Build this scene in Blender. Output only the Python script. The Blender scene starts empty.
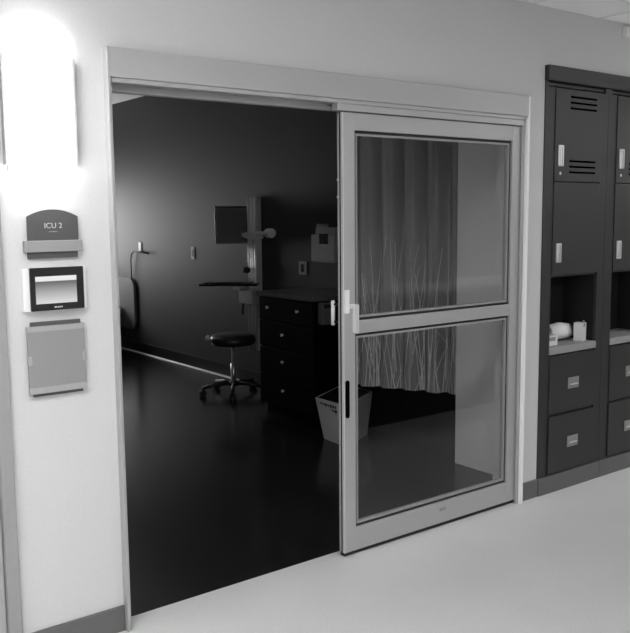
import bpy, bmesh, math, random
from mathutils import Vector, Matrix
random.seed(7)
C = bpy.context.scene.collection
PI = math.pi

# ------------------------------------------------------------------ materials
def lin(s):
    s /= 255.0
    return s / 12.92 if s <= 0.04045 else ((s + 0.055) / 1.055) ** 2.4

def mat(name, g, rough=0.5, metal=0.0, var=0.0, scale=60.0, bump=0.0, spec=0.5):
    """grey procedural material; g = sRGB grey of the paint; var = fine mottling of the surface itself"""
    m = bpy.data.materials.new(name); m.use_nodes = True
    nt = m.node_tree; b = nt.nodes['Principled BSDF']
    v = lin(g)
    b.inputs['Base Color'].default_value = (v, v, v, 1)
    b.inputs['Roughness'].default_value = rough
    b.inputs['Metallic'].default_value = metal
    b.inputs['Specular IOR Level'].default_value = spec
    if var or bump:
        tc = nt.nodes.new('ShaderNodeTexCoord')
        n = nt.nodes.new('ShaderNodeTexNoise'); n.inputs['Scale'].default_value = scale
        n.inputs['Detail'].default_value = 4
        nt.links.new(tc.outputs['Object'], n.inputs['Vector'])
        if var:
            r = nt.nodes.new('ShaderNodeMapRange')
            r.inputs['From Min'].default_value = .25; r.inputs['From Max'].default_value = .75
            r.inputs['To Min'].default_value = v * (1 - var); r.inputs['To Max'].default_value = v * (1 + var)
            nt.links.new(n.outputs['Fac'], r.inputs['Value'])
            nt.links.new(r.outputs['Result'], b.inputs['Base Color'])
        if bump:
            bn = nt.nodes.new('ShaderNodeBump'); bn.inputs['Strength'].default_value = bump
            bn.inputs['Distance'].default_value = .004
            nt.links.new(n.outputs['Fac'], bn.inputs['Height'])
            nt.links.new(bn.outputs['Normal'], b.inputs['Normal'])
    return m

def emit(name, strength, g=255):
    m = bpy.data.materials.new(name); m.use_nodes = True
    nt = m.node_tree; nt.nodes.clear()
    e = nt.nodes.new('ShaderNodeEmission'); o = nt.nodes.new('ShaderNodeOutputMaterial')
    v = lin(g); e.inputs['Color'].default_value = (v, v, v, 1); e.inputs['Strength'].default_value = strength
    nt.links.new(e.outputs[0], o.inputs[0])
    return m

def glass_mat(name):
    m = bpy.data.materials.new(name); m.use_nodes = True
    nt = m.node_tree; nt.nodes.clear()
    o = nt.nodes.new('ShaderNodeOutputMaterial'); mx = nt.nodes.new('ShaderNodeMixShader')
    t = nt.nodes.new('ShaderNodeBsdfTransparent'); t.inputs[0].default_value = (.98, .98, .98, 1)
    g = nt.nodes.new('ShaderNodeBsdfGlossy'); g.inputs['Roughness'].default_value = 0.0
    ge = nt.nodes.new('ShaderNodeNewGeometry'); dt = nt.nodes.new('ShaderNodeVectorMath'); dt.operation = 'DOT_PRODUCT'
    nt.links.new(ge.outputs['Normal'], dt.inputs[0]); nt.links.new(ge.outputs['Incoming'], dt.inputs[1])
    ab = nt.nodes.new('ShaderNodeMath'); ab.operation = 'ABSOLUTE'; nt.links.new(dt.outputs['Value'], ab.inputs[0])
    om = nt.nodes.new('ShaderNodeMath'); om.operation = 'SUBTRACT'; om.inputs[0].default_value = 1; nt.links.new(ab.outputs[0], om.inputs[1])
    pw = nt.nodes.new('ShaderNodeMath'); pw.operation = 'POWER'; pw.inputs[1].default_value = 5; nt.links.new(om.outputs[0], pw.inputs[0])
    f = nt.nodes.new('ShaderNodeMath'); f.operation = 'MULTIPLY_ADD'; f.inputs[1].default_value = .957; f.inputs[2].default_value = .043
    nt.links.new(pw.outputs[0], f.inputs[0])
    nt.links.new(f.outputs[0], mx.inputs[0]); nt.links.new(t.outputs[0], mx.inputs[1])
    nt.links.new(g.outputs[0], mx.inputs[2]); nt.links.new(mx.outputs[0], o.inputs[0])
    return m

def screen_mat(name, z0, z1):
    """what the lit touch screen shows: a white title bar, a dark line, a page that runs from grey to white"""
    m = bpy.data.materials.new(name); m.use_nodes = True
    nt = m.node_tree; nt.nodes.clear()
    o = nt.nodes.new('ShaderNodeOutputMaterial'); e = nt.nodes.new('ShaderNodeEmission')
    tc = nt.nodes.new('ShaderNodeTexCoord'); s = nt.nodes.new('ShaderNodeSeparateXYZ')
    r = nt.nodes.new('ShaderNodeMapRange'); r.inputs['From Min'].default_value = z0; r.inputs['From Max'].default_value = z1
    cr = nt.nodes.new('ShaderNodeValToRGB'); el = cr.color_ramp.elements
    def col(g): v = lin(g); return (v, v, v, 1)
    el[0].position = 0; el[0].color = col(222)
    el[1].position = .78; el[1].color = col(112)
    for p_, g_ in ((.45, 170), (.815, 120), (.83, 235), (1.0, 240)):
        k = el.new(p_); k.color = col(g_)
    nt.links.new(tc.outputs['Object'], s.inputs[0]); nt.links.new(s.outputs['Z'], r.inputs['Value'])
    nt.links.new(r.outputs['Result'], cr.inputs[0]); nt.links.new(cr.outputs[0], e.inputs['Color'])
    nt.links.new(e.outputs[0], o.inputs[0])
    return m

def floor_mat(name, g, rough, var, spec=.5):
    m = mat(name, g, rough, 0, 0, spec=spec); nt = m.node_tree; b = nt.nodes['Principled BSDF']; v = lin(g)
    tc = nt.nodes.new('ShaderNodeTexCoord')
    n1 = nt.nodes.new('ShaderNodeTexNoise'); n1.inputs['Scale'].default_value = 140; n1.inputs['Detail'].default_value = 3
    n2 = nt.nodes.new('ShaderNodeTexNoise'); n2.inputs['Scale'].default_value = 2.2; n2.inputs['Detail'].default_value = 5
    for n in (n1, n2): nt.links.new(tc.outputs['Object'], n.inputs['Vector'])
    a = nt.nodes.new('ShaderNodeMath'); a.operation = 'MULTIPLY_ADD'
    nt.links.new(n2.outputs['Fac'], a.inputs[0]); a.inputs[1].default_value = .35
    nt.links.new(n1.outputs['Fac'], a.inputs[2])
    r = nt.nodes.new('ShaderNodeMapRange')
    r.inputs['From Min'].default_value = .35; r.inputs['From Max'].default_value = 1.0
    r.inputs['To Min'].default_value = v * (1 - var); r.inputs['To Max'].default_value = v * (1 + var)
    nt.links.new(a.outputs[0], r.inputs['Value']); nt.links.new(r.outputs['Result'], b.inputs['Base Color'])
    return m

M = dict(
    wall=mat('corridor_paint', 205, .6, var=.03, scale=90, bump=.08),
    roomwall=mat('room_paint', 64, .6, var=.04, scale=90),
    ceil=mat('ceiling_tile', 248, .8, var=.06, scale=220),
    base=mat('rubber_base', 97, .5, var=.05),
    dbase=mat('dark_rubber_base', 45, .4),
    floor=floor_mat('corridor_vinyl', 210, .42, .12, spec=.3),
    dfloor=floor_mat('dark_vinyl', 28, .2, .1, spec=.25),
    alu=mat('satin_aluminium', 178, .45, .25, var=.03, scale=250),
    alul=mat('bright_aluminium', 225, .3, .3),
    alud=mat('shaded_aluminium_track', 120, .4, .4),
    black=mat('black_rubber', 18, .6),
    glass=glass_mat('clear_glass'),
    locker=mat('dark_laminate', 45, .5, var=.05, scale=120),
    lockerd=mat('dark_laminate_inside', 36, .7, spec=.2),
    slot=mat('slot_black', 8, .9, spec=.0),
    lip=mat('shelf_edge', 150, .5, var=.04),
    chrome=mat('brushed_steel', 225, .28, .8),
    plaque=mat('plaque_grey', 78, .5, var=.06, scale=300),
    holder=mat('holder_silver', 150, .5, .1, var=.03, scale=300),
    frost=mat('frosted_grey', 140, .5, var=.05, scale=400),
    frostl=mat('frosted_edge', 160, .45, var=.03),
    white=mat('white_plastic', 236, .4),
    offw=mat('offwhite_plastic', 190, .45),
    bezel=mat('black_bezel', 20, .25),
    letter=mat('pale_lettering', 190, .5),
    wood=mat('nurse_desk_front', 40, .55),
    deskt=mat('nurse_desk_top', 165, .35),
    cab=mat('black_cabinet', 9, .5, spec=.12),
    ctop=mat('dark_worktop', 95, .3),
    curtain=mat('curtain_cloth', 140, .9, var=.05, scale=200),
    reed=mat('curtain_reed_print', 215, .9),
    card=mat('pale_card', 232, .6),
    cardg=mat('grey_card', 150, .6),
    paper=mat('white_paper_wrap', 240, .7),
    ink=mat('dark_print', 30, .7),
    vinyl=mat('black_vinyl', 42, .35),
    bed=mat('bed_panel', 122, .5),
    cloth=mat('bed_linen', 190, .9),
    pullp=mat('pull_plate', 150, .4, .3),
    alud2=mat('grey_painted_frame', 150, .5, var=.03),
    bead=mat('lit_edge_bead', 250, .35),
    binp=mat('bin_plastic', 205, .5),
    stub=mat('pale_end_wall', 235, .6, var=.03),
    sconce=emit('sconce_diffuser', 10.0),
    troffer=emit('troffer_diffuser', 29.0),
    added_window=emit('added_glow_blind', 13.5),
    reflw=mat('reflection_strip', 215, .5, .2),
)

# ------------------------------------------------------------------ mesh helpers
def bm_new(): return bmesh.new()

def box(bm, x0, x1, y0, y1, z0, z1, mx=None, mi=0, bev=0):
    vs = [bm.verts.new((x, y, z)) for x in (x0, x1) for y in (y0, y1) for z in (z0, z1)]
    fs = []
    for q in ((0, 1, 3, 2), (4, 6, 7, 5), (0, 4, 5, 1), (2, 3, 7, 6), (0, 2, 6, 4), (1, 5, 7, 3)):
        f = bm.faces.new([vs[i] for i in q]); f.material_index = mi; fs.append(f)
    if bev:
        es = list({e for f in fs for e in f.edges})
        r = bmesh.ops.bevel(bm, geom=es, offset=bev, segments=2, affect='EDGES', profile=.5)
        vs = list({v for f in r['faces'] for v in f.verts} | {v for v in vs if v.is_valid})
    if mx is not None:
        bmesh.ops.transform(bm, matrix=mx, verts=[v for v in vs if v.is_valid])
    return vs

def cyl(bm, p0, p1, r0, r1=None, n=24, mi=0, smooth=True):
    r1 = r0 if r1 is None else r1
    p0 = Vector(p0); p1 = Vector(p1); d = (p1 - p0).normalized()
    a = d.orthogonal().normalized(); b = d.cross(a)
    A = [bm.verts.new(p0 + (a * math.cos(2*PI*i/n) + b * math.sin(2*PI*i/n)) * r0) for i in range(n)]
    B = [bm.verts.new(p1 + (a * math.cos(2*PI*i/n) + b * math.sin(2*PI*i/n)) * r1) for i in range(n)]
    for i in range(n):
        f = bm.faces.new((A[i], A[(i+1) % n], B[(i+1) % n], B[i])); f.smooth = smooth; f.material_index = mi
    bm.faces.new(A[::-1]).material_index = mi; bm.faces.new(B).material_index = mi

def lathe(bm, prof, cx, cy, n=32):
    rings = []
    for r, z in prof:
        rings.append([bm.verts.new((cx + max(r, 1e-4)*math.cos(2*PI*i/n), cy + max(r, 1e-4)*math.sin(2*PI*i/n), z)) for i in range(n)])
    for A, B in zip(rings, rings[1:]):
        for i in range(n):
            f = bm.faces.new((A[i], A[(i+1) % n], B[(i+1) % n], B[i])); f.smooth = True
    bm.faces.new(rings[0][::-1]); bm.faces.new(rings[-1])

def tube(bm, pts, r, n=10):
    pts = [Vector(p) for p in pts]; rings = []
    for i, p in enumerate(pts):
        d = (pts[min(i+1, len(pts)-1)] - pts[max(i-1, 0)]).normalized()
        a = d.cross(Vector((.3, .5, .81))).normalized(); b = d.cross(a)
        rings.append([bm.verts.new(p + (a*math.cos(2*PI*k/n) + b*math.sin(2*PI*k/n))*r) for k in range(n)])
    for A, B in zip(rings, rings[1:]):
        for k in range(n):
            f = bm.faces.new((A[k], A[(k+1) % n], B[(k+1) % n], B[k])); f.smooth = True
    bm.faces.new(rings[0][::-1]); bm.faces.new(rings[-1])

def prism_xz(bm, pts, y0, y1, mi=0):
    """outline in x,z extruded along y"""
    A = [bm.verts.new((x, y0, z)) for x, z in pts]; B = [bm.verts.new((x, y1, z)) for x, z in pts]
    bm.faces.new(A).material_index = mi; bm.faces.new(B[::-1]).material_index = mi
    n = len(pts)
    for i in range(n): bm.faces.new((A[i], B[i], B[(i+1) % n], A[(i+1) % n])).material_index = mi

def prism_yz(bm, pts, x0, x1):
    A = [bm.verts.new((x0, y, z)) for y, z in pts]; B = [bm.verts.new((x1, y, z)) for y, z in pts]
    bm.faces.new(A); bm.faces.new(B[::-1]); n = len(pts)
    for i in range(n): bm.faces.new((A[i], B[i], B[(i+1) % n], A[(i+1) % n]))

def rrect(x0, x1, z0, z1, r, n=5):
    out = []
    for cx, cz, a0 in ((x1-r, z0+r, -PI/2), (x1-r, z1-r, 0), (x0+r, z1-r, PI/2), (x0+r, z0+r, PI)):
        out += [(cx + r*math.cos(a0 + PI/2*i/n), cz + r*math.sin(a0 + PI/2*i/n)) for i in range(n+1)]
    return out

def obj(name, bm, m, parent=None, loc=None):
    bmesh.ops.recalc_face_normals(bm, faces=bm.faces[:])
    me = bpy.data.meshes.new(name); bm.to_mesh(me); bm.free()
    for k in (m if isinstance(m, (list, tuple)) else [m]): me.materials.append(k)
    o = bpy.data.objects.new(name, me); C.objects.link(o)
    if parent is not None:
        o.parent = parent
    return o

def tag(o, label, cat, group=None):
    o['label'] = label; o['category'] = cat
    if group: o['group'] = group
    return o

def thing(name, label, cat, group=None, loc=(0, 0, 0)):
    o = bpy.data.objects.new(name, None); C.objects.link(o); o.location = loc; o.empty_display_size = .1
    return tag(o, label, cat, group)

def struct(name, bm, m, parent=None):
    o = obj(name, bm, m, parent)
    if parent is None: o['kind'] = 'structure'
    return o

def boxes(*bs, bev=0):
    bm = bm_new()
    for b in bs: box(bm, *b, bev=bev)
    return bm

def text_mesh(name, s, size, m, parent, loc, depth=.001):
    cu = bpy.data.curves.new(name + '_c', 'FONT'); cu.body = s; cu.size = size; cu.extrude = depth
    cu.align_x = 'CENTER'; cu.align_y = 'CENTER'
    t = bpy.data.objects.new(name + '_t', cu); C.objects.link(t)
    dg = bpy.context.evaluated_depsgraph_get()
    me = bpy.data.meshes.new_from_object(t.evaluated_get(dg)); bpy.data.objects.remove(t)
    me.transform(Matrix.Translation(loc) @ Matrix.Rotation(PI/2, 4, 'X'))
    me.name = name
    me.materials.clear(); me.materials.append(m)
    o = bpy.data.objects.new(name, me); C.objects.link(o); o.parent = parent
    return o

# ------------------------------------------------------------------ dimensions
W, H, T = 2.48, 2.30, .12           # doorway (outer), header top, wall thickness
HC, HR = 2.80, 3.05                 # corridor and room ceilings
XR = 3.145                          # right wall of the patient room
LX0, LX1 = 2.605, 3.835             # locker bank

# ------------------------------------------------------------------ corridor shell
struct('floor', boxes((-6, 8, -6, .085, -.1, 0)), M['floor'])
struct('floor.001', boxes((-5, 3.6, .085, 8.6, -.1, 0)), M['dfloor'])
struct('wall_front', boxes(
    (-.43, -.004, 0, T, 0, 3.15), (-.004, W-.004, 0, T, 2.28, 3.15), (W-.004, LX0, 0, T, 0, 3.15),
    (LX0, LX1, 0, T, 2.47, 3.15), (LX1, 8, 0, T, 0, 3.15),
    (-2.55, -.43, 0, T, 2.28, 3.15), (-6, -2.55, 0, T, 0, 3.15)), M['wall'])
struct('wall_back', boxes((-6, 8, -6.1, -6, 0, 2.9)), M['wall'])
struct('wall_left', boxes((-6.1, -6, -6, .1, 0, 2.9)), M['wall'])
struct('wall_right', boxes((8, 8.1, -6, .1, 0, 2.9)), M['wall'])
# corridor ceiling: tiles in a thin pale grid
bm = bm_new(); box(bm, -6, 8, -6, 0, HC, HC+.08)
for i in range(-9, 14):
    box(bm, i*.61+.03, i*.61+.052, -6, 0, HC-.004, HC, mi=1)
for j in range(0, 10):
    box(bm, -6, 8, -j*.61-.33, -j*.61-.308, HC-.0045, HC, mi=1)
struct('ceiling', bm, [M['ceil'], M['white']])

# base boards along the corridor wall
struct('baseboard_left', boxes((-.426, -.014, -.012, 0, 0, .107), bev=.003), M['base'])
struct('baseboard_right', boxes((W-.034, LX0-.001, -.012, 0, 0, .107), (LX1+.002, 8, -.012, 0, 0, .107), bev=.003), M['base'])

# ------------------------------------------------------------------ patient room shell
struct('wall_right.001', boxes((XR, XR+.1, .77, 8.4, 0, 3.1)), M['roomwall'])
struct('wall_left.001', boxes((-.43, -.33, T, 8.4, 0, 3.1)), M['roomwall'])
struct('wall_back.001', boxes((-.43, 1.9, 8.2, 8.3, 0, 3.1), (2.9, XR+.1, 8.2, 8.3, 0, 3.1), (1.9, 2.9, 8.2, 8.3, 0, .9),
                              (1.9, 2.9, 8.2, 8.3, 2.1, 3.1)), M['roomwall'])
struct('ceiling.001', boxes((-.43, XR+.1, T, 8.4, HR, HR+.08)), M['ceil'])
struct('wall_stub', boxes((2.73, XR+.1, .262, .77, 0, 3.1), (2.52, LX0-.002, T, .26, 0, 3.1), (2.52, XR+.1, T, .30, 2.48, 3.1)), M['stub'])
wn = struct('added_window_1', boxes((1.9, 2.9, 8.2, 8.24, .9, .95), (1.9, 2.9, 8.2, 8.24, 2.05, 2.1), (1.9, 1.95, 8.2, 8.24, .95, 2.05),
                              (2.85, 2.9, 8.2, 8.24, .95, 2.05)), M['alu'])
obj('glow_blind', boxes((1.95, 2.85, 8.245, 8.25, .95, 2.05)), M['added_window'], wn)  # unseen window and glowing blind, added for the glow on the right wall
struct('baseboard_right.001', boxes((XR-.012, XR, .775, 8.2, .001, .135)), M['dbase'])
bm = bm_new()
prism = [(XR-.038, .004), (XR-.012, .004), (XR-.012, .018)]
A = [bm.verts.new((x, 4.1, z)) for x, z in prism]; B = [bm.verts.new((x, 8.2, z)) for x, z in prism]
bm.faces.new(A); bm.faces.new(B[::-1])
for i in range(3): bm.faces.new((A[i], A[(i+1) % 3], B[(i+1) % 3], B[i]))
struct('reflection_trim', bm, M['reflw'])  # pale strip put in for the reflection along the wall foot

# room next door, seen only as a sliver at the left edge of the frame
struct('wall_back.002', boxes((-5, -.43, 3.2, 3.3, 0, 3.1), (-5.1, -5, T, 3.3, 0, 3.1)), M['roomwall'])
struct('ceiling.002', boxes((-5, -.43, T, 3.3, HR, HR+.08)), M['ceil'])

# ------------------------------------------------------------------ sliding door assembly
def door_frame(x0, x1, name, mirror=False):
    bm = bm_new()
    # left jamb and right jamb: slim extrusions standing proud of the wall, with a raised outer bead
    box(bm, x0-.010, x0+.005, -.028, T, 0, H-.002, bev=.002)
    box(bm, x1-.076, x1-.038, -.014, -.003, 0, H-.13, bev=.002)
    box(bm, x1-.050, x1-.004, -.0025, T, 0, H-.002)
    # header fascia, its lower lip and the track soffit behind
    box(bm, x0-.0095, x1-.05, -.034, T, 2.19, H, bev=.003)
    box(bm, x0+.008, x1-.06, -.026, .03, 2.172, 2.19, bev=.002)
    o = struct(name, bm, M['alu'])
    obj('outer_bead', boxes((x1-.054, x1-.034, -.031, .002, 0, H), bev=.002), M['bead'], o)  # right bead coloured white for the sconce light caught on its edge
    obj('outer_bead', boxes((x0-.013, x0-.004, -.036, .002, 0, H), bev=.002), M['alu'], o)
    tk = obj('door_track', boxes((x0+.03, x1-.06, .06, .10, 2.150, 2.19), (1.10+x0, x1-.078, -.018, .02, 2.142, 2.172)), M['alu'], o)
    return o

door_frame(0, W, 'trim_2')
struct('trim_3', boxes((-.476, -.428, -.026, T, 0, H), (-2.57, -2.52, -.026, T, 0, H), (-2.52, -.474, -.026, T, 2.19, H), bev=.003), M['alud2'])

def sliding_door(name, x0, x1, y0, full=True):
    """framed glass leaf: stiles, three rails, two panes with gaskets and beads"""
    th = .045; z0, z1 = .022, 2.138
    rails = [(z0, .138), (1.100, 1.163), (2.058, z1)]
    sw = .072
    root = bpy.data.objects.new(name, None); C.objects.link(root); root['kind'] = 'structure'
    for a, b in ((x0, x0+sw), (x1-sw, x1)):
        s = bm_new(); box(s, a, b, y0, y0+.018, z0, z1, bev=.0025); box(s, a+.002, b-.002, y0+.032, y0+th, z0, z1, bev=.002)
        st = obj('stile', s, M['alu'], root)
        obj('edge_seal', boxes((a+.004, b-.004, y0+.018, y0+.032, z0, z1)), M['black'], st)
    obj('edge_highlight', boxes((x0-.0015, x0+.003, y0-.0005, y0+.016, z0, z1), bev=.001), M['alul'], root)  # bright strip standing in for light caught on the leading edge
    for a, b in rails:
        obj('rail', boxes((x0+sw-.001, x1-sw+.001, y0+.001, y0+th-.001, a, b), bev=.002), M['alu'], root)
    obj('bottom_seal', boxes((x0+.003, x1-.003, y0+.008, y0+.038, .004, z0)), M['black'], root)
    for (a, b) in ((rails[0][1], rails[1][0]), (rails[1][1], rails[2][0])):
        gx0, gx1 = x0+sw, x1-sw
        p = obj('pane', boxes((gx0+.002, gx1-.002, y0+.020, y0+.026, a+.002, b-.002)), M['glass'], root)
        def ring(w0, w1, ya, yb):
            return boxes((gx0+w0, gx0+w1, ya, yb, a+w0, b-w0), (gx1-w1, gx1-w0, ya, yb, a+w0, b-w0),
                         (gx0+w1, gx1-w1, ya, yb, a+w0, a+w1), (gx0+w1, gx1-w1, ya, yb, b-w1, b-w0))
        obj('gasket', ring(0, .013, y0+.014, y0+.034), M['black'], p)
        obj('glazing_bead', ring(.013, .023, y0+.011, y0+.036), M['alud2'], p)
    return root

d1 = sliding_door('door_1', 1.145, 2.410, .0)
# flush pull, latch plate, thumb lock, inside lever, maker's sticker
bm = bm_new(); prism_xz(bm, rrect(1.153, 1.177, .695, .880, .011), -.003, .004); obj('flush_pull', bm, M['slot'], d1)
bm = bm_new(); box(bm, 1.150, 1.178, -.006, .002, 1.203, 1.315, bev=.002); obj('latch_plate', bm, M['white'], d1)
bm = bm_new()
prism_xz(bm, rrect(1.200, 1.222, 1.105, 1.245, .008), -.022, .001)
box(bm, 1.182, 1.202, -.012, .001, 1.225, 1.247, bev=.002); obj('thumb_lock', bm, M['alul'], d1)
bm = bm_new(); cyl(bm, (1.160, .10, 1.138), (1.160, .10, 1.258), .0095); ip = obj('inside_pull', bm, M['white'], d1)
bm = bm_new()
for z in (1.155, 1.24): cyl(bm, (1.172, .044, z), (1.162, .099, z), .006)
obj('pull_mount', bm, M['black'], ip)
for z in (1.83, 1.75):
    bm = bm_new(); cyl(bm, (1.140, .036, z), (1.146, .036, z), .006); obj('edge_bolt', bm, M['chrome'], d1)
bm = bm_new(); box(bm, 1.80, 1.845, -.0015, .002, .088, .104); obj('rail_sticker', bm, M['cardg'], d1)

sliding_door('door_2', -1.72, -.478, .0)

# ------------------------------------------------------------------ left wall fixtures
def sconce(xo, label):
    sc = thing('wall_sconce', label, 'wall light', loc=(xo, 0, 0))
    pts = [(-.268 - .118*math.cos(PI*i/16), -.006 - .092*math.sin(PI*i/16)) for i in range(17)]
    bm = bm_new()
    A = [bm.verts.new((x, y, 1.80)) for x, y in pts]; B = [bm.verts.new((x, y, 2.285)) for x, y in pts]
    for i in range(16):
        f = bm.faces.new((A[i], A[i+1], B[i+1], B[i])); f.smooth = True
    bm.faces.new((A[0], B[0], B[16], A[16])); bm.faces.new(A); bm.faces.new(B[::-1])
    obj('diffuser', bm, M['sconce'], sc)
    obj('back_plate', boxes((-.388, -.15, -.006, 0, 1.83, 2.26)), M['offw'], sc)
    for x in (-.397, -.143):
        obj('side_bracket', boxes((x-.006, x+.006, -.03, 0, 1.855, 2.24), bev=.002), M['alu'], sc)
sconce(0, 'glowing white half-round wall light above the room sign')
sconce(4.3, 'unseen half-round wall light added beyond the lockers to brighten the ceiling')  # added second lamp, lifts the ceiling above the lockers

sg = thing('room_sign', 'dark grey arched room sign reading ICU 2 on silver holder', 'sign')
bm = bm_new()
n = 16; x0, x1 = -.334, -.144; zb, zs, ze = 1.575, 1.672, 1.698
out = [(x0, zb), (x1, zb)] + [(x1 + (x0-x1)*i/n, zs + (ze-zs)*(1-(2*i/n-1)**2)) for i in range(n+1)]
prism_xz(bm, out, -.016, -.008); obj('plaque', bm, M['plaque'], sg)
text_mesh('lettering', 'ICU 2', .028, M['letter'], sg, (-.239, -.017, 1.638))
bm = bm_new()
for i in range(7): box(bm, -.254+.0045*i, -.2515+.0045*i, -.0172, -.016, 1.6145+.001*((i*5) % 2), 1.6185)
obj('small_print', bm, M['frostl'], sg)
obj('holder_bar', boxes((-.350, -.133, -.026, 0, 1.543, 1.585), bev=.003), M['holder'], sg)
obj('lower_strip', boxes((-.335, -.148, -.014, 0, 1.520, 1.545), bev=.001), M['plaque'], sg)
obj('mount', boxes((-.30, -.18, -.009, 0, 1.585, 1.66)), M['base'], sg)

tp = thing('touch_panel', 'black framed touch screen panel in white housing under the room sign', 'touch screen')
obj('housing', boxes((-.362, -.124, -.022, 0, 1.328, 1.486), bev=.003), M['white'], tp)
obj('bezel', boxes((-.339, -.138, -.034, -.02, 1.329, 1.487), bev=.003), M['bezel'], tp)
sm = bm_new(); box(sm, -.321, -.167, -.0355, -.033, 1.355, 1.455)
obj('screen', sm, screen_mat('touch_screen_page', 1.355, 1.455), tp)
bm = bm_new()
for i, w in enumerate((.006, .004, .005, .004, .004)): box(bm, -.254+.0065*i, -.254+.0065*i+w, -.0352, -.0338, 1.3385, 1.3435)
obj('maker_mark', bm, M['offw'], tp)

ch = thing('chart_holder', 'square frosted grey wall panel with dark backing, below the touch screen', 'wall panel')
obj('back_plate', boxes((-.338, -.150, -.014, .002, 1.010, 1.287)), M['plaque'], ch)
obj('front_panel', boxes((-.356, -.140, -.024, -.012, 1.046, 1.252)), M['frost'], ch)
obj('edge_strip', boxes((-.357, -.139, -.0255, -.012, 1.252, 1.272), bev=.001), M['frostl'], ch)
obj('edge_strip', boxes((-.357, -.139, -.0255, -.012, 1.022, 1.046), bev=.001), M['frostl'], ch)
for a, b in ((-.3575, -.343), (-.153, -.1385)):
    bm = bm_new(); prism_xz(bm, rrect(a, b, 1.13, 1.165, .006), -.0265, -.012); obj('finger_grip', bm, M['frostl'], ch)

# ------------------------------------------------------------------ lockers
def make_locker(x0, x1, yf=-.006, first=True):
    if first:
        root = thing('locker_cabinet', 'tall dark locker cabinet beside the door frame, with packages in its open shelf', 'locker', 'built-in lockers')
    wi = x1 - x0
    c = bm_new(); yb = .25
    ft = .045                                    # face-frame width
    box(c, x0, x0+.03, yf, yb, .107, 2.40); box(c, x1-.03, x1, yf, yb, .107, 2.40)
    box(c, x0+.03, x1-.03, yb-.012, yb, .107, 2.40)
    for z in (.107, .462, .826, 1.295, 1.838, 2.382): box(c, x0+.03, x1-.03, yf+.012, yb-.012, z-.002, z+.014)
    box(c, x0+.03, x0+.085, yf, yf+.018, .107, 2.372); box(c, x1-.067, x1-.03, yf, yf+.018, .107, 2.372)
    obj('carcass', c, M['locker'], root)
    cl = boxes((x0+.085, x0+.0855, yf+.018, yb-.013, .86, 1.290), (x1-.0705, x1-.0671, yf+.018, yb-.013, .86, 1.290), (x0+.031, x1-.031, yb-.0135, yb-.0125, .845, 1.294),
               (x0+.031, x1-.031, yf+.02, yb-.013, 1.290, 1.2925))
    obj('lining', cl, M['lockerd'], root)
    dx0, dx1 = x0+.088, x1-.072
    # upper door with louvres
    d = obj('door', boxes((dx0, dx1, yf-.006, yf+.014, 1.846, 2.370), bev=.002), M['locker'], root)
    for zt in (2.328, 2.296, 2.264, 1.964, 1.932, 1.900):
        b = bm_new(); prism_xz(b, rrect(dx0+.135, dx0+.385, zt-.006, zt+.006, .004), yf-.0085, yf-.002)
        box(b, dx0+.14, dx0+.38, yf-.012, yf-.004, zt+.005, zt+.009, mi=1)
        obj('louvre', b, [M['slot'], M['locker']], d)
    def pull(z0_, z1_, par):
        b = bm_new(); box(b, dx0+.028, dx0+.074, yf-.014, yf-.004, z0_, z1_, bev=.003); box(b, dx0+.036, dx0+.066, yf-.019, yf-.013, z0_+.006, z1_-.006, bev=.002)
        box(b, dx0+.0495, dx0+.0525, yf-.0195, yf-.0165, z0_+.012, z1_-.012, mi=1)
        obj('handle', b, [M['chrome'], M['base']], par)
    pull(1.932, 2.052, d)
    b = bm_new(); cyl(b, (dx0+.051, yf-.009, 1.892), (dx0+.051, yf-.004, 1.892), .009, n=16); obj('lock', b, M['chrome'], d)
    # middle door
    d2 = obj('door', boxes((dx0, dx1, yf-.006, yf+.014, 1.305, 1.840), bev=.002), M['locker'], root)
    pull(1.378, 1.490, d2)
    # shelf
    obj('shelf', boxes((dx0-.006, dx1+.006, yf-.008, yb-.013, .838, .880), bev=.002), M['lip'], root)
    # drawers
    for k, (a, b_) in enumerate(((.478, .826), (.118, .464))):
        dr = obj('drawer', boxes((dx0, dx1, yf-.006-.004*k, yf+.014, a, b_), bev=.002), M['locker'], root)
        zc = (a+b_)/2 - .004*(1-k) - .002*k
        h = bm_new(); xx = (dx0+dx1)/2 + .008; yy = yf-.006-.004*k
        box(h, xx-.052, xx+.052, yy-.004, yy+.001, zc-.034, zc+.034, bev=.002)
        box(h, xx-.040, xx+.040, yy-.010, yy-.003, zc-.013, zc-.003, bev=.002, mi=1)
        obj('handle', h, [M['pullp'], M['alul']], dr)
    obj('plinth', boxes((x0+.001, x1-.001, yf-.012, yb-.01, 0, .106), bev=.002), M['base'], root)
    return root

lk = make_locker(LX0, LX0+.600)
def dup(root, dloc, label):
    r = root.copy(); C.objects.link(r); r.location = root.location + Vector(dloc); r['label'] = label
    for c_ in list(root.children):
        k = c_.copy(); C.objects.link(k); k.parent = r
        for g in c_.children:
            q = g.copy(); C.objects.link(q); q.parent = k
    return r
bpy.context.view_layer.update()
dup(lk, (.602, 0, 0), 'tall dark locker cabinet at the right picture edge, its open shelf empty')
bm = bm_new(); box(bm, LX0-.003, LX1+.003, -.030, .25, 2.402, 2.486, bev=.003)
tag(obj('locker_cornice', bm, M['locker']), 'long dark top panel running over both lockers', 'panel')

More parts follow.
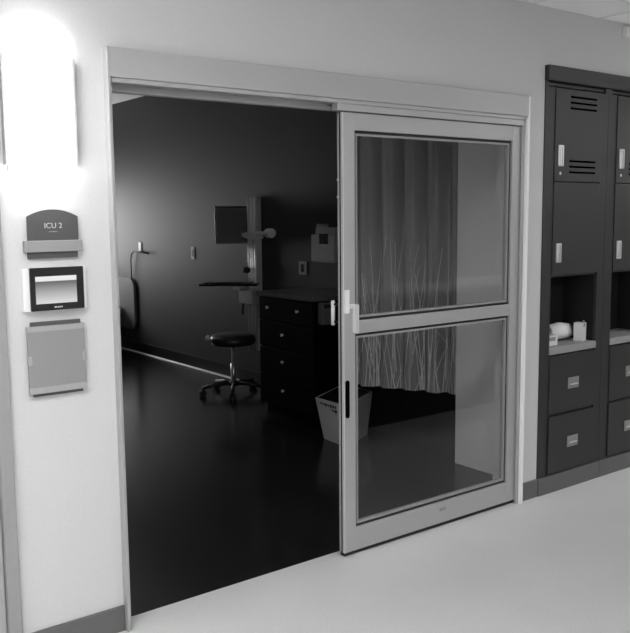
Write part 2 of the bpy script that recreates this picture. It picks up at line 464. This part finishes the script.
# packages in the open shelf
zt = .8802
bm = bm_new(); box(bm, -.05, .05, -.05, .05, 0, .062, bev=.002)
box(bm, -.03, .03, -.0505, -.0495, .030, .052, mi=1)
o = obj('small_carton', bm, [M['card'], M['cardg']]); o.location = (2.772, .085, zt); tag(o, 'small low white carton at the left end of the locker shelf', 'box')
bm = bm_new()
prof = []
for i in range(20):
    t = 2*PI*i/20; prof.append((.065*math.cos(t)*(1 if math.sin(t) < 0 else .92), .052+.052*max(-.95, math.sin(t)*.88)*(1.0+.1*math.cos(3*t))))
A = [bm.verts.new((-.105+.006*math.sin(i*2.1), y*.8, z)) for i, (y, z) in enumerate(prof)]
Bv = [bm.verts.new((0, y*1.08, z*1.1)) for y, z in prof]
Cv = [bm.verts.new((.098+.006*math.cos(i*1.7), y*.8, z*.96)) for i, (y, z) in enumerate(prof)]
for P, Q in ((A, Bv), (Bv, Cv)):
    for i in range(20): bm.faces.new((P[i], P[(i+1) % 20], Q[(i+1) % 20], Q[i])).smooth = True
bm.faces.new(A[::-1]); bm.faces.new(Cv)
o = obj('wrapped_package', bm, M['paper']); o.location = (2.985, .160, zt+.004); tag(o, 'plump white wrapped package lying in the middle of the locker shelf', 'package')
bm = bm_new(); box(bm, -.028, .028, -.03, .03, 0, .112, bev=.002)
box(bm, -.024, .0, -.0315, -.029, .088, .11, mi=1); box(bm, -.012, -.004, -.03, -.02, .112, .128, mi=1)
o = obj('upright_carton', bm, [M['card'], M['cardg']]); o.location = (3.082, .065, zt); o.rotation_euler.z = .25
tag(o, 'upright narrow white carton right of the wrapped package on the shelf', 'box')

# small white box high on the wall
cl_ = thing('signal_box', 'small white box on the wall just under the ceiling above the lockers', 'signal box')
obj('box_body', boxes((3.335, 3.54, -.035, .002, 2.715, 2.778), bev=.004), M['white'], cl_)
obj('lens', boxes((3.37, 3.505, -.047, -.034, 2.725, 2.768), bev=.004), M['offw'], cl_)

# ------------------------------------------------------------------ inside the patient room
# wall work station
YT = 3.765
ws = thing('wall_workstation', 'silver wall track carrying a dark monitor and keyboard tray inside the room', 'workstation')
bm = bm_new()
box(bm, 3.085, XR, YT-.072, YT+.072, .365, 1.842, bev=.003)
tr = obj('track', bm, M['white'], ws)
bm = bm_new()
for dy in (-.058, -.015, .015, .058): cyl(bm, (3.082, YT+dy, .366), (3.082, YT+dy, 1.841), .011, n=20)
obj('track_ribs', bm, mat('extruded_aluminium', 240, .3, .9), tr)
fx = Matrix.Translation((2.985, 3.968, 1.578)) @ Matrix.Rotation(math.radians(-24), 4, 'Z')
mon = obj('monitor', (lambda b: (box(b, -.165, .165, -.02, .02, -.18, .18, mx=fx, bev=.004), b)[1])(bm_new()), M['bezel'], ws)
obj('screen', (lambda b: (box(b, -.150, .150, -.0215, -.019, -.160, .165, mx=fx), b)[1])(bm_new()), mat('dark_screen', 58, .35), mon)
bm = bm_new(); box(bm, 3.0, 3.09, 3.58, 3.77, 1.45, 1.51, bev=.004); box(bm, 3.06, 3.085, 3.70, 3.99, 1.46, 1.50, bev=.004)
cyl(bm, (3.02, 3.60, 1.50), (3.02, 3.40, 1.50), .02)
obj('arm', bm, M['white'], ws)
bm = bm_new(); lathe(bm, [(.02, -.05), (.038, -.045), (.044, -.03), (.044, .03), (.038, .045), (.02, .05)], 0, 0, 24)
bmesh.ops.transform(bm, matrix=Matrix.Translation((3.02, 3.37, 1.505)) @ Matrix.Rotation(PI/2, 4, 'X'), verts=bm.verts[:])
obj('arm_knob', bm, M['white'], ws)
fk = Matrix.Translation((2.85, 3.785, 1.025)) @ Matrix.Rotation(math.radians(-40), 4, 'Z')
kt = obj('keyboard_tray', (lambda b: (box(b, -.29, .26, -.11, .11, -.014, .006, mx=fk, bev=.006), b)[1])(bm_new()), M['bezel'], ws)
bm = bm_new()
for r_ in range(4):
    for c_ in range(14): box(bm, -.235+.032*c_, -.209+.032*c_, -.07+.034*r_, -.043+.034*r_, .006, .016, mx=fk)
obj('keys', bm, M['vinyl'], kt)
bm = bm_new(); box(bm, 2.98, 3.09, 3.62, 3.86, .83, .965, bev=.005); box(bm, 2.9, 3.0, 3.70, 3.84, .96, .99, bev=.004)
obj('tray_bracket', bm, M['offw'], ws)
bm = bm_new(); tube(bm, [(2.99, 3.80, .83), (2.985, 3.80, .78), (2.985, 3.81, .72)], .01); obj('release_lever', bm, M['black'], ws)
bm = bm_new(); cyl(bm, (3.05, 3.80, 1.145), (3.05, 3.86, 1.145), .03); obj('cable_clip', bm, M['black'], ws)

# stool
SX, SY = 2.77, 3.645
st = thing('rolling_stool', 'round black rolling stool on a five-star wheeled base', 'stool')
bm = bm_new(); lathe(bm, [(.0, .465), (.17, .465), (.20, .475), (.215, .50), (.215, .53), (.20, .555), (.16, .568), (.0, .572)], SX, SY, 40)
obj('seat', bm, M['vinyl'], st)
bm = bm_new(); cyl(bm, (SX, SY, .27), (SX, SY, .466), .014); cyl(bm, (SX, SY, .10), (SX, SY, .29), .025); obj('gas_column', bm, M['chrome'], st)
bm = bm_new(); tube(bm, [(SX, SY, .45), (SX-.12, SY+.10, .45), (SX-.16, SY+.135, .50)], .006); lv = obj('height_lever', bm, M['chrome'], st)
bm = bm_new(); bmesh.ops.create_uvsphere(bm, u_segments=16, v_segments=10, radius=.032, matrix=Matrix.Translation((SX-.18, SY+.145, .525)))
obj('lever_knob', bm, M['white'], lv)
bm = bm_new(); lathe(bm, [(.0, .075), (.045, .075), (.05, .09), (.04, .12), (.0, .125)], SX, SY, 24); obj('hub', bm, M['vinyl'], st)
for k in range(5):
    a = 2*PI*k/5 + .35; ex, ey = SX+.30*math.cos(a), SY+.30*math.sin(a)
    bm = bm_new(); tube(bm, [(SX+.03*math.cos(a), SY+.03*math.sin(a), .10), ((SX+ex)/2, (SY+ey)/2, .098), (ex, ey, .075)], .017)
    lg = obj('leg', bm, M['vinyl'], st)
    bm = bm_new(); px_, py_ = -math.sin(a)*.02, math.cos(a)*.02
    for s in (-1, 1): cyl(bm, (ex+s*px_*.4, ey+s*py_*.4, .03), (ex+s*px_*1.4, ey+s*py_*1.4, .03), .03, n=18)
    cyl(bm, (ex, ey, .03), (ex, ey, .08), .008)
    obj('caster', bm, M['black'], lg)

# base cabinet and worktop
CX = 2.565
cb = thing('drawer_cabinet', 'low black drawer cabinet along the right wall of the dark room', 'cabinet')
obj('carcass', boxes((CX+.018, XR-.055, 2.12, 2.88, .09, 1.0), (CX+.06, XR-.055, 2.14, 2.86, .0, .09)), M['cab'], cb)
for z0_, z1_, ks in ((.80, .99, (2.32, 2.74)), (.58, .79, (2.53,)), (.35, .57, (2.53,)), (.10, .34, (2.53,))):
    dr = obj('drawer', boxes((CX, CX+.017, 2.125, 2.875, z0_, z1_), bev=.002), M['cab'], cb)
    for ky in ks:
        bm = bm_new(); zc = (z0_+z1_)/2 + .012; cyl(bm, (CX-.02, ky, zc), (CX+.001, ky, zc), .013, .008, n=14); obj('knob', bm, M['white'], dr)
cp = thing('dark_filler', 'made-up black cupboard that darkens the gap behind the curtain hem', 'cupboard')  # block added to darken the wall seen below the hem
obj('carcass', boxes((2.90, XR-.014, .80, 2.09, 0, .84)), M['cab'], cp)
for a, b in ((.805, 1.44), (1.45, 2.085)): obj('door', boxes((2.884, 2.899, a, b, .09, .83), bev=.002), M['cab'], cp)
bm = bm_new(); box(bm, CX-.025, XR-.001, 2.10, 2.90, 1.0, 1.035, bev=.004)
tag(obj('worktop', bm, M['ctop']), 'dark worktop slab lying on the black drawer cabinet', 'worktop')
bm = bm_new(); box(bm, 2.61, 2.74, 2.055, 2.1195, .82, .99, bev=.004); box(bm, 2.625, 2.725, 2.054, 2.06, .95, .975, mi=1)
tag(obj('wall_dispenser', bm, [M['base'], M['black']]), 'small grey dispenser box fixed on the near end of the drawer cabinet', 'dispenser')

# waste bin (tapered, printed label on its left face)
bn = thing('waste_bin', 'pale tapered waste bin with printed label, just inside the sliding door', 'bin')
nb, lb, rb = Vector((2.41, 1.53, 0)), Vector((2.43, 1.82, 0)), Vector((2.75, 1.70, 0))
nt_, lt_, rt_ = Vector((2.345, 1.46, .325)), Vector((2.35, 1.82, .325)), Vector((2.82, 1.715, .325))
fb, ft_ = lb + rb - nb, lt_ + rt_ - nt_
ax = 'walls'
bm = bm_new()
ob = [bm.verts.new(v) for v in (nb, lb, fb, rb)]; ot = [bm.verts.new(v) for v in (nt_, lt_, ft_, rt_)]
cen = (nt_ + ft_) / 2; it = [bm.verts.new(v + (cen - v) * .06) for v in (nt_, lt_, ft_, rt_)]
cenb = (nb + fb) / 2; ib = [bm.verts.new(v + (cenb - v) * .07 + Vector((0, 0, .01))) for v in (nb, lb, fb, rb)]
for i in range(4):
    j = (i+1) % 4
    bm.faces.new((ob[i], ob[j], ot[j], ot[i])); bm.faces.new((ot[i], ot[j], it[j], it[i])); bm.faces.new((it[i], it[j], ib[j], ib[i])).material_index = 1
bm.faces.new(ob); bm.faces.new(ib).material_index = 1
obj('bin_body', bm, [M['binp'], M['black']], bn)
bm = bm_new()
def onface(s, t, off=.0015):
    b_ = nb.lerp(lb, s); t_ = nt_.lerp(lt_, s); return b_.lerp(t_, t) + Vector((-1, 0.05, -.15)) * off
for row, (t0, t1) in enumerate(((.86, .93), (.76, .83), (.66, .73))):
    s = .86
    while s > .30:
        w = random.uniform(.04, .10); gap = .025
        bm.faces.new([bm.verts.new(onface(*q)) for q in ((s, t0), (s-w, t0), (s-w, t1), (s, t1))])
        s -= w + gap
obj('printed_label', bm, M['ink'], bn)

# sharps container, outlets
sp = thing('sharps_container', 'pale sharps container with a dark square label, mounted above the worktop', 'container')
SY0, SY1 = 2.43, 2.76
obj('container_body', (lambda b: (box(b, 3.03, XR+.002, SY0, SY1, 1.265, 1.50, bev=.012), b)[1])(bm_new()), M['offw'], sp)
bm = bm_new(); box(bm, 3.04, XR, SY0+.03, SY1-.05, 1.495, 1.56, bev=.012); box(bm, 3.05, XR, SY1-.11, SY1-.05, 1.55, 1.59, bev=.01); obj('lid', bm, M['offw'], sp)
obj('dark_label', boxes((3.0285, 3.031, 2.52, 2.64, 1.42, 1.51)), M['ink'], sp)
def plate(y, z, label, w=.11, h=.12, dark=True):
    t = thing('outlet_plate', label, 'wall plate')
    obj('plate', boxes((XR-.008, XR, y-w/2, y+w/2, z-h/2, z+h/2), bev=.002), M['offw'], t)
    obj('socket' if dark else 'switch', boxes((XR-.011, XR-.007, y-w*.18, y+w*.18, z-h*.3, z+h*.3), bev=.001), M['ink'] if dark else M['base'], t)
plate(3.03, 1.195, 'pale outlet plate with a dark socket left of the sharps container')
plate(5.03, 1.27, 'small white switch plate alone on the dim grey wall', .075, .13, False)

hk = thing('wall_hook', 'wall hook with a thin hose hanging above the bed headboard', 'hook')
obj('plate', boxes((XR-.010, XR, 6.28, 6.36, 1.25, 1.36), bev=.002), M['offw'], hk)
bm = bm_new(); tube(bm, [(XR-.03, 6.05, 1.235), (XR-.05, 6.2, 1.25), (XR-.05, 6.40, 1.25), (XR-.04, 6.50, 1.22)], .011); obj('hook_arm', bm, M['black'], hk)
bm = bm_new(); tube(bm, [(XR-.04, 6.49, 1.22), (XR-.035, 6.53, 1.15), (XR-.03, 6.535, .95), (XR-.02, 6.54, .70)], .007); obj('hose', bm, M['black'], hk)

# bed with its head against the right wall
bd = thing('hospital_bed', 'hospital bed with pale rounded headboard against the dim wall', 'bed')
bm = bm_new()
prism_yz(bm, [(p, q) for p, q in rrect(6.47, 7.50, .285, .915, .12, 8)], 3.105, 3.138); obj('headboard', bm, M['bed'], bd)
obj('frame', boxes((1.05, 3.105, 6.80, 7.34, .34, .42), bev=.01), M['base'], bd)
obj('mattress', (lambda b: (box(b, 1.08, 3.09, 6.78, 7.36, .422, .57, bev=.04), b)[1])(bm_new()), M['cloth'], bd)
obj('footboard', (lambda b: (prism_yz(b, rrect(6.75, 7.40, .30, .80, .10, 6), 1.01, 1.045), b)[1])(bm_new()), M['bed'], bd)
for lx in (1.25, 2.85):
    for ly in (6.88, 7.26):
        bm = bm_new(); cyl(bm, (lx, ly, .09), (lx, ly, .345), .025); lg = obj('leg', bm, M['base'], bd)
        bm = bm_new(); cyl(bm, (lx, ly-.02, .05), (lx, ly+.02, .05), .05); obj('caster', bm, M['black'], lg)

# privacy curtain: folds run between the wall stub and the bin, reeds printed on its lower half
def cpath(s):                                        # s 0..1 along the track
    p = Vector((2.835, .82, 0)).lerp(Vector((2.44, 1.66, 0)), s)
    nrm = Vector((-.912, -.41, 0))
    amp = .058*math.sin(s*2*PI*5.5 + .6) + .022*math.sin(s*2*PI*11.3 + 1.9)
    return p + nrm*amp
zb, ztop = .445, 2.985
bm = bm_new(); NS, NZ = 150, 14
grid = []
for j in range(NZ+1):
    z = zb + (ztop-zb)*j/NZ
    row = []
    for i in range(NS+1):
        s = i/NS; p = cpath(s); q = Vector((2.835, .82, 0)).lerp(Vector((2.44, 1.66, 0)), s)
        k = .45 + .95*j/NZ + .10*math.sin(j*.5+i*.06); p = q + (p-q)*k
        row.append(bm.verts.new((p.x, p.y, z)))
    grid.append(row)
for j in range(NZ):
    for i in range(NS): bm.faces.new((grid[j][i], grid[j][i+1], grid[j+1][i+1], grid[j+1][i])).smooth = True
def cpos(s, z):
    fj = (z-zb)/(ztop-zb)*NZ; q = Vector((2.835, .82, 0)).lerp(Vector((2.44, 1.66, 0)), s); p = cpath(s)
    k = .45 + .95*fj/NZ + .10*math.sin(fj*.5+s*NS*.06); p = q + (p-q)*k
    return Vector((p.x, p.y, z)) + Vector((-.912, -.41, 0))*.004
for r_ in range(95):
    s0 = random.uniform(.02, .98); s1 = s0 + random.uniform(-.11, .11); s1 = min(.985, max(.015, s1))
    za = zb + .004 if random.random() < .75 else random.uniform(.5, .7); zz = random.uniform(.80, 1.62)
    wd = random.uniform(.003, .0055); n = 14; prev = None
    for k in range(n+1):
        t = k/n; s = s0 + (s1-s0)*t + .006*math.sin(t*4+r_); z = za + (zz-za)*t; w = wd*(1-.6*t)/.88
        s = min(.99, max(.01, s))
        a = bm.verts.new(cpos(s-w/2, z)); b = bm.verts.new(cpos(s+w/2, z))
        if prev: f = bm.faces.new((prev[0], prev[1], b, a)); f.material_index = 1
        prev = (a, b)
cu = obj('privacy_curtain', bm, [M['curtain'], M['reed']]); tag(cu, 'grey privacy curtain printed with pale reeds, hanging behind the glass door', 'curtain')
bm = bm_new(); tube(bm, [(2.86, .79, 3.0), (2.835, .82, 3.0), (2.44, 1.66, 3.0), (2.0, 2.4, 3.0), (.6, 3.0, 3.0)], .012)
for p in ((2.835, .82), (2.44, 1.66), (.6, 3.0)): cyl(bm, (p[0], p[1], 3.0), (p[0], p[1], HR), .008, n=10)
tag(obj('curtain_track', bm, M['alu']), 'ceiling track that carries the grey privacy curtain', 'track')

# ------------------------------------------------------------------ the corridor behind the photographer (seen in the glass)
ns = thing('nurse_desk', 'long dark fronted nurse desk with pale top, mirrored in the door glass', 'desk')
obj('desk_front', boxes((1.15, 7.2, -1.86, -1.80, 0, 1.0)), M['wood'], ns)
obj('desk_side', boxes((1.15, 1.21, -2.55, -1.86, 0, 1.0)), M['wood'], ns)
obj('desk_side', boxes((7.14, 7.2, -2.55, -1.86, 0, 1.0)), M['wood'], ns)
obj('desk_top', boxes((1.12, 7.23, -2.58, -1.78, 1.0, 1.04), bev=.005), M['deskt'], ns)

def ceiling_light(x, y, label, w=.6, l=1.2):
    t = thing('ceiling_light', label, 'ceiling light', 'corridor ceiling lights')
    obj('frame', boxes((x-l/2, x+l/2, y-w/2, y-w/2+.03, HC-.02, HC-.004), (x-l/2, x+l/2, y+w/2-.03, y+w/2, HC-.02, HC-.004),
                       (x-l/2, x-l/2+.03, y-w/2+.03, y+w/2-.03, HC-.02, HC-.004), (x+l/2-.03, x+l/2, y-w/2+.03, y+w/2-.03, HC-.02, HC-.004)), M['white'], t)
    obj('diffuser', boxes((x-l/2+.03, x+l/2-.03, y-w/2+.03, y+w/2-.03, HC-.015, HC-.006)), M['troffer'], t)
ceiling_light(-1.3, -1.5, 'ceiling light panel over the corridor left of the glass door')
ceiling_light(-1.6, -4.1, 'unseen ceiling light panel added to shine into the open doorway')  # added lamp, sends more light through the doorway into the room
ceiling_light(-4.2, -2.6, 'unseen ceiling light panel added far left to light the end wall')  # added lamp, brightens the pale end wall behind the glass
ceiling_light(2.6, -4.2, 'ceiling light panel behind the nurse desk')
ceiling_light(5.2, -2.4, 'ceiling light panel over the far right of the corridor')

# ------------------------------------------------------------------ world, camera, view
w = bpy.data.worlds.new('World'); bpy.context.scene.world = w; w.use_nodes = True
w.node_tree.nodes['Background'].inputs[0].default_value = (.5, .5, .5, 1)
w.node_tree.nodes['Background'].inputs[1].default_value = .1

cd = bpy.data.cameras.new('camera'); cam = bpy.data.objects.new('camera', cd); C.objects.link(cam)
cd.sensor_fit = 'HORIZONTAL'; cd.sensor_width = 36; cd.lens = 847.195*36/630; cd.clip_start = .05
R = Vector((.79597884, -.60525023, -.00947871)); U = Vector((.07976103, .08934753, .99280169)); F = Vector((.60004655, .79100517, -.11939413))
mw = Matrix((R, U, -F)).transposed().to_4x4(); mw.translation = (-1.36542813, -3.08492595, 1.66953492)
cam.matrix_world = mw
sc_ = bpy.context.scene; sc_.camera = cam
sc_.view_settings.view_transform = 'Standard'; sc_.view_settings.look = 'None'; sc_.view_settings.gamma = 1
sc_.view_settings.exposure = 0.0; sc_.view_settings.use_curve_mapping = False
